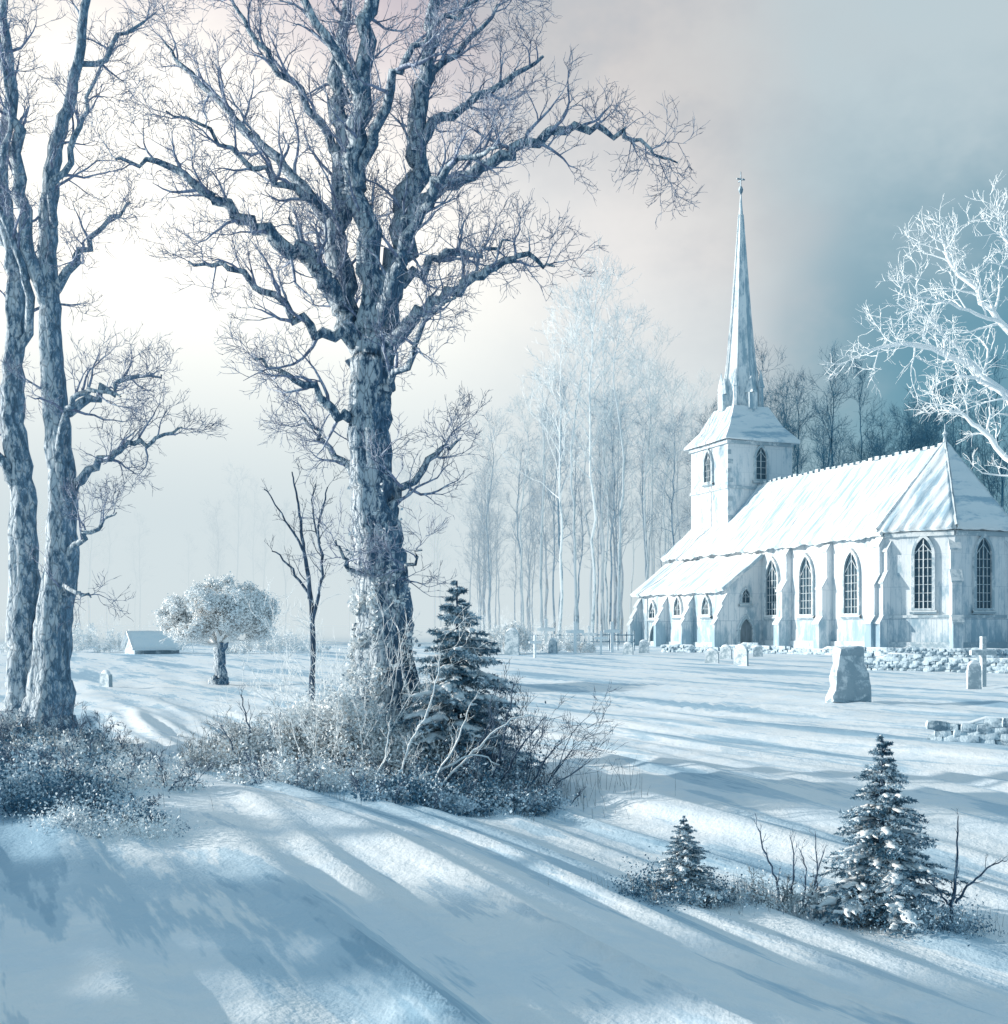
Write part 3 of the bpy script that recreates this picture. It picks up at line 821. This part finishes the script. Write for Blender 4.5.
frames = MB(); glass = MB(); bars = MB()
def lancet(o, ax, nr, w, h, fw=0.22, dep=0.22, mull=True):
    o = Vector(o); ax = Vector(ax); nr = Vector(nr); up = Vector((0, 0, 1))
    def outline(w_, h_, z0=0.0):
        hs = h_ - w_ * 0.95; P_ = [(-w_ / 2, z0), (-w_ / 2, hs)]
        for i in range(1, 7):
            a = math.radians(60 * i / 6 * 1.2)
            x = w_ / 2 - w_ * math.cos(min(a, math.pi / 3)); y = hs + (w_ * 0.95 / 0.866) * math.sin(min(a, math.pi / 3))
            P_.append((min(x, 0), y))
        P_ = P_[:-1]; P_[-1] = (0, h_)
        R_ = [(-x, y) for x, y in P_[::-1][1:]]
        return P_ + R_
    I_ = outline(w, h); O_ = outline(w + 2 * fw, h + fw * 1.3, -fw * .7)
    n = len(I_)
    P3 = lambda p, k_: tuple(o + ax * p[0] + up * p[1] + nr * k_)
    V = [P3(p, .0) for p in O_] + [P3(p, dep) for p in O_] + [P3(p, dep) for p in I_] + [P3(p, .01) for p in I_]
    Q = []
    for i in range(n):
        j = (i + 1) % n
        for L_ in range(3):
            Q.append((L_ * n + i, L_ * n + j, (L_ + 1) * n + j, (L_ + 1) * n + i))
    frames.add(V, Q)
    V = [P3(p, 0.03) for p in I_] + [P3((0, h * .5), 0.03)]
    glass.add(V, None, [(i, (i + 1) % n, n) for i in range(n)])
    def bar(x0, z0, x1, z1, t=.05):
        a = o + ax * x0 + up * z0 + nr * .09; b_ = o + ax * x1 + up * z1 + nr * .09
        tube(bars, [a, b_], [t, t], 4)
    if mull:
        hs = h - w * .95
        bar(0, 0, 0, h - .1, .05 if w > .8 else .03)
        if w > 1.2:
            bar(-w * .25, 0, -w * .25, hs + w * .3, .03); bar(w * .25, 0, w * .25, hs + w * .3, .03)
        z = .5
        while z < hs + .3:
            bar(-w / 2, z, w / 2, z, .025); z += .62
        bar(-w / 2, hs, 0, hs + w * .6, .035); bar(w / 2, hs, 0, hs + w * .6, .035)
    a = o - up * (fw * .7 + .12)
    tube(frames, [a - ax * (w / 2 + fw + .12) + nr * .12, a + ax * (w / 2 + fw + .12) + nr * .12], [.16, .16], 4)
for s_ in (4.0, 10.1, 15.2):
    lancet((s_, 0, 2.9), (1, 0, 0), (0, 1, 0), 1.7, 4.8)
def face_frame(p, q, t=.5):
    p = Vector((p[0], p[1], 0)); q = Vector((q[0], q[1], 0)); ax = (q - p).normalized(); n_ = Vector((ax.y, -ax.x, 0))
    mid = p.lerp(q, t)
    if n_.dot(mid - Vector((1, -5.5, 0))) < 0: n_ = -n_
    return mid, ax, n_
for i, t in ((0, .56), (1, .5), (2, .5)):
    mid, ax, n_ = face_frame(apse[i], apse[i + 1], t)
    lancet((mid.x, mid.y, 3.2), ax, n_, 1.25 if i != 1 else 1.4, 5.2)
lancet(((TS0 + TS1) / 2, TT0, 16.2), (1, 0, 0), (0, 1, 0), 1.35, 3.0)
lancet((TS0, (TT0 + TT1) / 2, 16.2), (0, 1, 0), (-1, 0, 0), 1.15, 3.1)
lancet((20.5, AT, 3.0), (1, 0, 0), (0, 1, 0), 1.3, 1.6, .2)
lancet((25.8, AT, 3.0), (1, 0, 0), (0, 1, 0), 1.3, 1.7, .2)
lancet((31.0, AT, 2.8), (1, 0, 0), (0, 1, 0), 1.2, 1.5, .2)
lancet((30.6, AT, 0.1), (1, 0, 0), (0, 1, 0), 1.7, 2.0, .2, mull=False)
lancet((AS0, 1.7, 4.0), (0, 1, 0), (-1, 0, 0), .8, 1.2, .16)
frames.obj('window_frames', [M_trim], church); glass.obj('window_glass', [M_glass], church); bars.obj('window_tracery', [M_trim], church)
frames = MB(); glass = MB(); bars = MB()
lancet((AS0, 1.7, 0.1), (0, 1, 0), (-1, 0, 0), 1.3, 2.5, .25, .3, mull=False)
frames.obj('door_frame', [M_stone], church); glass.obj('door', [M_wood], church)
bt = MB(); bc = MB()
def buttress(o, ax, nr, h1=5.0, h2=8.0, w=.8):
    o = Vector(o); ax = Vector(ax); nr = Vector(nr)
    prof = [(-.02, -.8), (1.25, -.8), (1.25, 2.2), (.95, 2.6), (.95, h1), (.5, h1 + .7), (.5, h2), (-.02, h2 + .7)]
    V = []
    for sgn in (-1, 1):
        for d_, z_ in prof:
            V.append(tuple(o + ax * sgn * w / 2 + nr * d_ + Vector((0, 0, z_))))
    n = len(prof)
    Q = [(i, (i + 1) % n, n + (i + 1) % n, n + i) for i in range(n)]
    T_ = [(0, i, i + 1) for i in range(1, n - 1)] + [(n, n + i + 1, n + i) for i in range(1, n - 1)]
    bt.add(V, Q, T_)
    for (d0, z0), (d1, z1) in (((1.34, 2.16), (.93, 2.72)), ((1.04, h1 - .04), (.48, h1 + .84)), ((.6, h2 - .05), (.0, h2 + .84))):
        A_ = []
        for sgn in (-1, 1):
            for (dd, zz_) in ((d0, z0), (d1, z1), (d1, z1 - .14), (d0, z0 - .12)):
                A_.append(tuple(o + ax * sgn * (w / 2 + .08) + nr * dd + Vector((0, 0, zz_))))
        bc.add(A_, [(0, 1, 2, 3), (4, 7, 6, 5), (0, 4, 5, 1), (1, 5, 6, 2), (2, 6, 7, 3), (3, 7, 4, 0)])
for s_ in (0.45, 7.05, 12.8):
    buttress((s_, 0, 0), (1, 0, 0), (0, 1, 0))
for p in apse[:3]:
    n_ = (Vector((p[0], p[1], 0)) - Vector((1.0, -5.5, 0))).normalized()
    o_ = Vector((p[0], p[1], 0)) - n_ * .3
    buttress(o_, Vector((-n_.y, n_.x, 0)), n_, 5.2, 7.6, .7)
for s_, w_ in ((17.25, .5), (33.9, .6), (23.2, .5), (28.3, .5)):
    buttress((s_, AT, 0), (1, 0, 0), (0, 1, 0), 2.9, 4.0, w_)
bt.obj('buttresses', [M_wall], church); bc.obj('buttress_caps', [M_trim], church)
tm = MB()
box(tm, 0.0, AS0, 0.003, .16, -.8, .7)
box(tm, 0.0, AS0, 0.003, .22, HE - .62, HE - .40)
box(tm, AS0 - .16, AS1, AT + .003, AT + .14, -.8, .5)
for i in range(3):
    mid, ax, n_ = face_frame(apse[i], apse[i + 1])
    L_ = (Vector(apse[i + 1]) - Vector(apse[i])).length
    for z0, z1, dd in ((-.8, .7, .16), (HE - .75, HE - .4, .24), (2.5, 2.7, .1)):
        c8 = []
        for z_ in (z0, z1):
            for sa, sn in ((-1, 0), (1, 0), (1, 1), (-1, 1)):
                c8.append(tuple(mid + ax * sa * L_ / 2 + n_ * (.003 + sn * dd) + Vector((0, 0, z_))))
        tm.add(c8, [(0, 3, 2, 1), (4, 5, 6, 7), (0, 1, 5, 4), (1, 2, 6, 5), (2, 3, 7, 6), (3, 0, 4, 7)])
for z0 in (15.2,):
    box(tm, TS0 - .12, TS1 + .12, TT0 + .003, TT0 + .12, z0, z0 + .25); box(tm, TS0 - .12, TS0 - .003, TT1, TT0, z0, z0 + .25)
box(tm, TS0 - .2, TS1 + .2, TT0 + .003, TT0 + .2, 19.5, 19.85); box(tm, TS0 - .2, TS0 - .003, TT1, TT0, 19.5, 19.85)
for j in range(9):
    z_ = 11.3 + j * .9; q_ = .55 if j % 2 else .34
    if 14.7 < z_ < 15.5: continue
    box(tm, TS0 - .035, TS0 + q_, TT0 + .002, TT0 + .035, z_, z_ + .42)
    box(tm, TS0 - .035, TS0 - .002, TT0 - q_, TT0, z_, z_ + .42)
tm.obj('stone_trim', [M_trim], church)

# ------------------------------------------------------------------ graveyard
def rock_mesh(w, d, h, seed, top=0.8):
    import bmesh
    bm = bmesh.new(); bmesh.ops.create_cube(bm, size=1)
    bmesh.ops.subdivide_edges(bm, edges=bm.edges[:], cuts=6, use_grid_fill=True)
    for v_ in bm.verts:
        z = v_.co.z + .5
        sc = 1 - (1 - top) * z
        c_ = v_.co.copy()
        rr = c_.normalized() * 0.62
        c_ = c_.lerp(rr, 0.35)
        q = Vector((c_.x * w * sc, c_.y * d * sc, (c_.z + .5) * h))
        q += Vector((noise.noise(q * 2.2 + Vector((seed, 0, 0))), noise.noise(q * 2.2 + Vector((0, seed, 9))), noise.noise(q * 1.8 + Vector((4, 0, seed))))) * min(w, h) * .16
        v_.co = q
    me = bpy.data.meshes.new('stone'); bm.to_mesh(me); bm.free()
    return me
def gravestone(x, y, w, h, style=0, rz=0.0):
    e = empty('gravestone', (x, y, gh(x, y) - .08), rz)
    m_ = MB()
    t_ = .16
    P_ = [(-w / 2, 0), (w / 2, 0), (w / 2 * .96, h * .72)]
    for i in range(1, 8):
        a = math.pi * i / 8
        P_.append((w / 2 * .96 * math.cos(a), h * .72 + h * .28 * math.sin(a) ** (0.8 if style == 0 else .4)))
    P_.append((-w / 2 * .96, h * .72))
    n = len(P_)
    V = [(a, -t_ / 2, b_) for a, b_ in P_] + [(a, t_ / 2, b_) for a, b_ in P_]
    m_.add(V, [(i, (i + 1) % n, n + (i + 1) % n, n + i) for i in range(n)], [(0, i, i + 1) for i in range(1, n - 1)] + [(n, n + i + 1, n + i) for i in range(1, n - 1)])
    m_.obj('slab', [M_stone], e)
    s2 = MB()
    tube(s2, [(w / 2 * .9 * math.cos(math.pi * i / 8), 0, h * .72 + h * .30 * math.sin(math.pi * i / 8) ** .8 + .02) for i in range(1, 8)], [.02, .07, .09, .1, .09, .07, .02], 7)
    s2.obj('snow_cap', [M_snow], e, True)
def cross(x, y, h, rz=0, name='grave_cross', mat=None):
    e = empty(name, (x, y, gh(x, y) - .05), rz)
    m_ = MB(); t_ = h * .045
    box(m_, -t_, t_, -t_, t_, 0, h)
    box(m_, -h * .27, -t_, -t_ * .9, t_ * .9, h * .64, h * .64 + 2 * t_); box(m_, t_, h * .27, -t_ * .9, t_ * .9, h * .64, h * .64 + 2 * t_)
    m_.obj('cross', [mat or M_stone], e)
    s2 = MB(); tube(s2, [(-h * .27, 0, h * .64 + 2 * t_), (0, 0, h * .65 + 2 * t_), (h * .27, 0, h * .64 + 2 * t_)], [.02, t_ * 1.1, .02], 6, squash=.5)
    s2.obj('snow', [M_snow], e, True)
e = empty('standing_stone', (PX(849, 35), 35, gh(PX(849, 35), 35) - .12), .3)
me = rock_mesh(1.25, .5, 1.7, 9.0, .7); me.materials.append(M_stone); link(bpy.data.objects.new('stone', me), e)
for px, d, w, h, st in ((712, 64, .75, .75, 1), (726, 70, .7, .8, 0), (741, 61, .8, 1.05, 0), (758, 74, .6, .7, 1),
                        (553, 80, .7, 1.0, 0), (628, 78, .7, .8, 0), (644, 82, .7, .9, 1), (106, 43, .55, .55, 1), (512, 78, 1.0, 1.7, 0)):
    gravestone(PX(px, d), d, w, h, st, rnd.uniform(-.8, -.2))
for px, d, h in ((546, 84, 2.4), (575, 80, 2.2), (589, 86, 1.9), (612, 85, 2.2), (535, 72, 1.4), (601, 79, 1.6)):
    cross(PX(px, d), d, h, rnd.uniform(-.3, .3), mat=M_frost)
cross(PX(983, 44), 44, 1.9, .2, mat=M_stone)
gravestone(PX(974, 43), 43, .5, 1.0, 1)
def fence(name, x0, y0, x1, y1, n, h):
    e = empty(name, (x0, y0, gh(x0, y0)))
    m_ = MB()
    for i in range(n):
        t = i / (n - 1); x = (x1 - x0) * t; y = (y1 - y0) * t; z = gh(x0 + x, y0 + y) - gh(x0, y0)
        tube(m_, [(x, y, z - .1), (x + rnd.uniform(-.05, .05), y, z + h * rnd.uniform(.85, 1.1))], [.07, .05], 5)
    for hh in (.45, .8):
        tube(m_, [((x1 - x0) * i / (n - 1), (y1 - y0) * i / (n - 1), gh(x0 + (x1 - x0) * i / (n - 1), y0 + (y1 - y0) * i / (n - 1)) - gh(x0, y0) + h * hh) for i in range(n)], [.045] * n, 4)
    m_.obj('rails_and_posts', [M_darkstone], e)
fence('wooden_fence', PX(525, 90), 90, PX(634, 93), 93, 14, 1.5)
def drywall(name, path, h, st=.42):
    e = empty(name, (path[0][0], path[0][1], 0))
    mbw = MB(); mbs = MB(); ox, oy = path[0][0], path[0][1]
    variants = []
    for s_ in range(5):
        me = rock_mesh(st, st * .85, st * .5, s_ * 3.3, .9)
        vv = np.zeros(len(me.vertices) * 3); me.vertices.foreach_get('co', vv)
        ff = [tuple(p.vertices) for p in me.polygons]
        variants.append((vv.reshape(-1, 3), ff)); bpy.data.meshes.remove(me)
    cap = []
    for a, b_ in zip(path[:-1], path[1:]):
        L_ = math.hypot(b_[0] - a[0], b_[1] - a[1]); n = int(L_ / (st * .85)); ang = math.atan2(b_[1] - a[1], b_[0] - a[0])
        for i in range(n):
            t = i / n; x = a[0] + (b_[0] - a[0]) * t; y = a[1] + (b_[1] - a[1]) * t; g_ = gh(x, y)
            rows = max(2, int(h / (st * .42) + noise.noise(Vector((x * .4, y * .4, 2))) * 1.8))
            for r in range(rows):
                vv, ff = variants[rnd.randrange(5)]
                aa = ang + rnd.uniform(-.25, .25) + (math.pi if rnd.random() < .5 else 0); ca, sa = math.cos(aa), math.sin(aa); sc = rnd.uniform(.85, 1.25)
                R_ = np.array([[ca, -sa, 0], [sa, ca, 0], [0, 0, 1]])
                mbw.add((vv * sc) @ R_.T + np.array([x - ox + (r % 2) * st * .4 * math.cos(ang), y - oy + (r % 2) * st * .4 * math.sin(ang), g_ - .05 + r * st * .42]), ff)
            cap.append((x - ox, y - oy, g_ - .02 + rows * st * .42))
    tube(mbs, cap, [st * .42 * rnd.uniform(.45, .9) for _ in cap], 7, squash=.4)
    mbw.obj('stones', [M_darkstone], e); mbs.obj('snow_cap', [M_snow], e, True)
drywall('dry_stone_wall', [(8.5, 23.6), (10.5, 22.9), (17, 22.6)], .62, .32)
drywall('dry_stone_wall', [(17.0, 57), (22.5, 53.5), (30, 51), (40, 50)], .8, .38)
drywall('dry_stone_wall', [(11.5, 86), (19, 80), (24, 74.5), (29.5, 72), (45, 70)], .6, .42)

def cottage():
    x, y = PX(152, 82), 82
    e = empty('snowy_cottage', (x, y, gh(x, y) - .1), .55)
    m_ = MB()
    w, d, h, r = 3.0, 2.6, .55, 1.5
    m_.add([(-w/2,-d/2,0),(w/2,-d/2,0),(w/2,d/2,0),(-w/2,d/2,0),(-w/2,-d/2,h),(w/2,-d/2,h),(w/2,d/2,h),(-w/2,d/2,h),(-w/2,0,r),(w/2,0,r)],
           [(0,1,5,4),(2,3,7,6),(1,2,6,5),(3,0,4,7)], [(5,6,9),(7,4,8)])
    m_.obj('walls', [M_stone], e)
    r_ = MB()
    slope(r_, (-w/2-.25,-d/2-.3,h-.2), (w/2+.25,-d/2-.3,h-.2), (w/2+.25,0,r+.03), (-w/2-.25,0,r+.03), .16, 10, 4, .06, .03)
    slope(r_, (-w/2-.25,d/2+.3,h-.2), (w/2+.25,d/2+.3,h-.2), (w/2+.25,0,r+.03), (-w/2-.25,0,r+.03), .16, 10, 4, .06, .03)
    r_.obj('roof', [M_frostleaf], e, True)
    c_ = MB(); box(c_, .6, .95, -.15, .2, r-.1, r+.5); c_.obj('chimney', [M_stone], e)
    wd = MB(); box(wd, -.9, -.5, -d/2-.03, -d/2-.004, .15, .5); box(wd, .2, .5, -d/2-.03, -d/2-.004, 0, .55); wd.obj('window_and_door', [M_stone], e)
cottage()

# ------------------------------------------------------------------ forest
def forest_tree(seed, H, mat, name, crown0=0.4, spread=1.0):
    global rnd
    old = rnd; rnd = random.Random(seed)
    m_ = MB(); out = []
    ctrl = [(0, 0, 0, .22), (rnd.uniform(-.4, .4), 0, H * .3, .15), (rnd.uniform(-.6, .6), rnd.uniform(-.5, .5), H * .6, .10), (rnd.uniform(-.9, .9), 0, H * .85, .06), (rnd.uniform(-1, 1), 0, H, .03)]
    pts, rads = limb_path(ctrl, 5, .25)
    tube(m_, pts, rads, 6)
    P = dict(max=3, nb=[22, 7, 4], len=[H * .19 * spread, H * .085, H * .04], rmax=[.055, .034, .024], rmin=.019, ang=(25, 58), up=.16, wig=.18, t0=.2)
    P0 = dict(P); P0['t0'] = crown0
    spawn(out, pts, rads, H, 0, P0)
    for p_, r_, l_ in out:
        tube(m_, p_, r_, 3)
    rnd = old
    return m_.mesh(name, [mat])
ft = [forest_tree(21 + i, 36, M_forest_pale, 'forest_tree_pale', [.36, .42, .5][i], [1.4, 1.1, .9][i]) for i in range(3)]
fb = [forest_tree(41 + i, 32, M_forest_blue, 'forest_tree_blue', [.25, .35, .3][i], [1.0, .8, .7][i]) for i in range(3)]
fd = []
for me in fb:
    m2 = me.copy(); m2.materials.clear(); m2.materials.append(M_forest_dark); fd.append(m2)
def put(me, x, y, s, parent):
    o = bpy.data.objects.new('tree', me); o.location = (x, y, gh(x, y) - .2); o.rotation_euler = (0, 0, rnd.uniform(0, 6.28)); o.scale = (s, s, s * rnd.uniform(.95, 1.08)); link(o, parent)
woods = empty('frosted_woodland')
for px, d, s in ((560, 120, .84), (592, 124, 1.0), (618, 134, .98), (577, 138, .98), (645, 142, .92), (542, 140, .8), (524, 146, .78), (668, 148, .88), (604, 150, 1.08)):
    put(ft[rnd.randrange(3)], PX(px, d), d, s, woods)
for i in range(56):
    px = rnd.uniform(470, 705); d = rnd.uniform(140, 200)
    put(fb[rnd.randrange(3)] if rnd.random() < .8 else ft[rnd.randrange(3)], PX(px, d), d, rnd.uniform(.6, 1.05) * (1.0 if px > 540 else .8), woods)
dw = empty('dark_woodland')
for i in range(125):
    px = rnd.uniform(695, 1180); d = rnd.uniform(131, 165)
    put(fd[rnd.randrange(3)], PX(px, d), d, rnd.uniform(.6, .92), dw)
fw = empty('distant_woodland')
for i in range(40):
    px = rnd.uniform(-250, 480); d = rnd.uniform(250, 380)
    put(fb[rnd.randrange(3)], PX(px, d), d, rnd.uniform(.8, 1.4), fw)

# ------------------------------------------------------------------ mist (two homogeneous fog banks)
def mist(name, x0, x1, y0, y1, h, dens, colr):
    m = bpy.data.materials.new(name + '_volume'); m.use_nodes = True
    nt = m.node_tree; nt.nodes.clear()
    o_ = N(nt, 'ShaderNodeOutputMaterial'); ad = N(nt, 'ShaderNodeAddShader')
    va = N(nt, 'ShaderNodeVolumeAbsorption'); va.inputs['Color'].default_value = (0, 0, 0, 1); va.inputs['Density'].default_value = dens
    em = N(nt, 'ShaderNodeEmission'); em.inputs['Color'].default_value = colr + (1,); em.inputs['Strength'].default_value = dens
    nt.links.new(va.outputs[0], ad.inputs[0]); nt.links.new(em.outputs[0], ad.inputs[1]); nt.links.new(ad.outputs[0], o_.inputs['Volume'])
    b_ = MB(); box(b_, x0, x1, y0, y1, -3, h)
    b_.obj(name, [m])
mist('mist', -500, 31.98, 136, 460, 44, 0.0115, (0.66, 0.755, 0.79))
mist('mist', 32.02, 500, 136, 460, 40, 0.006, (0.22, 0.41, 0.50))

# ------------------------------------------------------------------ sky
SUN_EL = math.radians(14)
to_sun = Vector((-math.cos(SUN_EL) * .993, math.cos(SUN_EL) * .12, math.sin(SUN_EL))).normalized()
w = bpy.data.worlds.new('World'); scene.world = w; w.use_nodes = True
nt = w.node_tree; bg = nt.nodes['Background']
sky = N(nt, 'ShaderNodeTexSky', sky_type='NISHITA'); sky.sun_disc = False
sky.sun_elevation = SUN_EL; sky.sun_rotation = math.atan2(to_sun.x, to_sun.y); sky.dust_density = 3.0
tc = N(nt, 'ShaderNodeTexCoord'); D = tc.outputs['Generated']
sep = N(nt, 'ShaderNodeSeparateXYZ'); nt.links.new(D, sep.inputs[0])
n1 = noise_tex(nt, D, 2.6, 3, 0.6); n2 = noise_tex(nt, D, 6.0, 5, 0.64, (1, 1, 1.4))
nz = math_n(nt, 'SUBTRACT', n1, 0.5); nz2 = math_n(nt, 'SUBTRACT', n2, 0.5)
xx = math_n(nt, 'ADD', sep.outputs['X'], math_n(nt, 'ADD', math_n(nt, 'MULTIPLY', nz, .30), math_n(nt, 'MULTIPLY', nz2, .22)))
zz = math_n(nt, 'ADD', sep.outputs['Z'], math_n(nt, 'MULTIPLY', nz2, .22))
c = mixc(nt, smooth(nt, n2, .35, .65), (0.53, 0.54, 0.56), (0.66, 0.62, 0.60))
c = mixc(nt, smooth(nt, xx, .08, .32), c, (0.50, 0.60, 0.64))
fb_ = math_n(nt, 'MULTIPLY', smooth(nt, xx, 0.13, 0.33), smooth(nt, zz, .20, .42, 1.0, 0.0))
c = mixc(nt, fb_, c, (0.115, 0.29, 0.39))
back = smooth(nt, math_n(nt, 'SUBTRACT', math_n(nt, 'MULTIPLY', sep.outputs['Z'], .9), sep.outputs['Y']), -.35, .35)
c = mixc(nt, back, c, (0.25, 0.42, 0.54))
def around(v, lo, hi):
    d_ = N(nt, 'ShaderNodeVectorMath', operation='DOT_PRODUCT'); nt.links.new(D, d_.inputs[0]); d_.inputs[1].default_value = Vector(v).normalized()
    return smooth(nt, math_n(nt, 'ADD', d_.outputs['Value'], math_n(nt, 'MULTIPLY', nz2, .02)), lo, hi)
c = mixc(nt, math_n(nt, 'MULTIPLY', around((-.20, 1, .44), .975, 1.0), .6), c, (0.62, 0.48, 0.57))
c = mixc(nt, math_n(nt, 'MULTIPLY', around((-.02, 1, .20), .96, 1.0), .75), c, (0.92, 0.91, 0.89))
c = mixc(nt, math_n(nt, 'MULTIPLY', around((-.31, 1, .20), .93, .986), .98), c, (1.22, 1.18, 1.08))
mx = N(nt, 'ShaderNodeMix', data_type='RGBA', blend_type='ADD'); mx.inputs[0].default_value = 0.012
nt.links.new(c, mx.inputs[6]); nt.links.new(sky.outputs[0], mx.inputs[7])
nt.links.new(mx.outputs[2], bg.inputs['Color']); bg.inputs['Strength'].default_value = 1.0

sl = bpy.data.lights.new('sun', 'SUN'); sl.energy = 5.0; sl.angle = math.radians(0.8); sl.color = (1.0, 0.95, 0.87)
so = bpy.data.objects.new('sun', sl); so.rotation_euler = to_sun.to_track_quat('Z', 'Y').to_euler(); col.objects.link(so)

cam = bpy.data.cameras.new('camera'); co_ = bpy.data.objects.new('camera', cam); col.objects.link(co_)
co_.location = (0, 0, 2.2); co_.rotation_euler = (math.radians(90), 0, 0)
cam.sensor_fit = 'AUTO'; cam.sensor_width = 36; cam.lens = 36 * 1200 / 1024
cam.shift_y = 118 / 1024; cam.clip_start = 0.1; cam.clip_end = 3000
scene.camera = co_
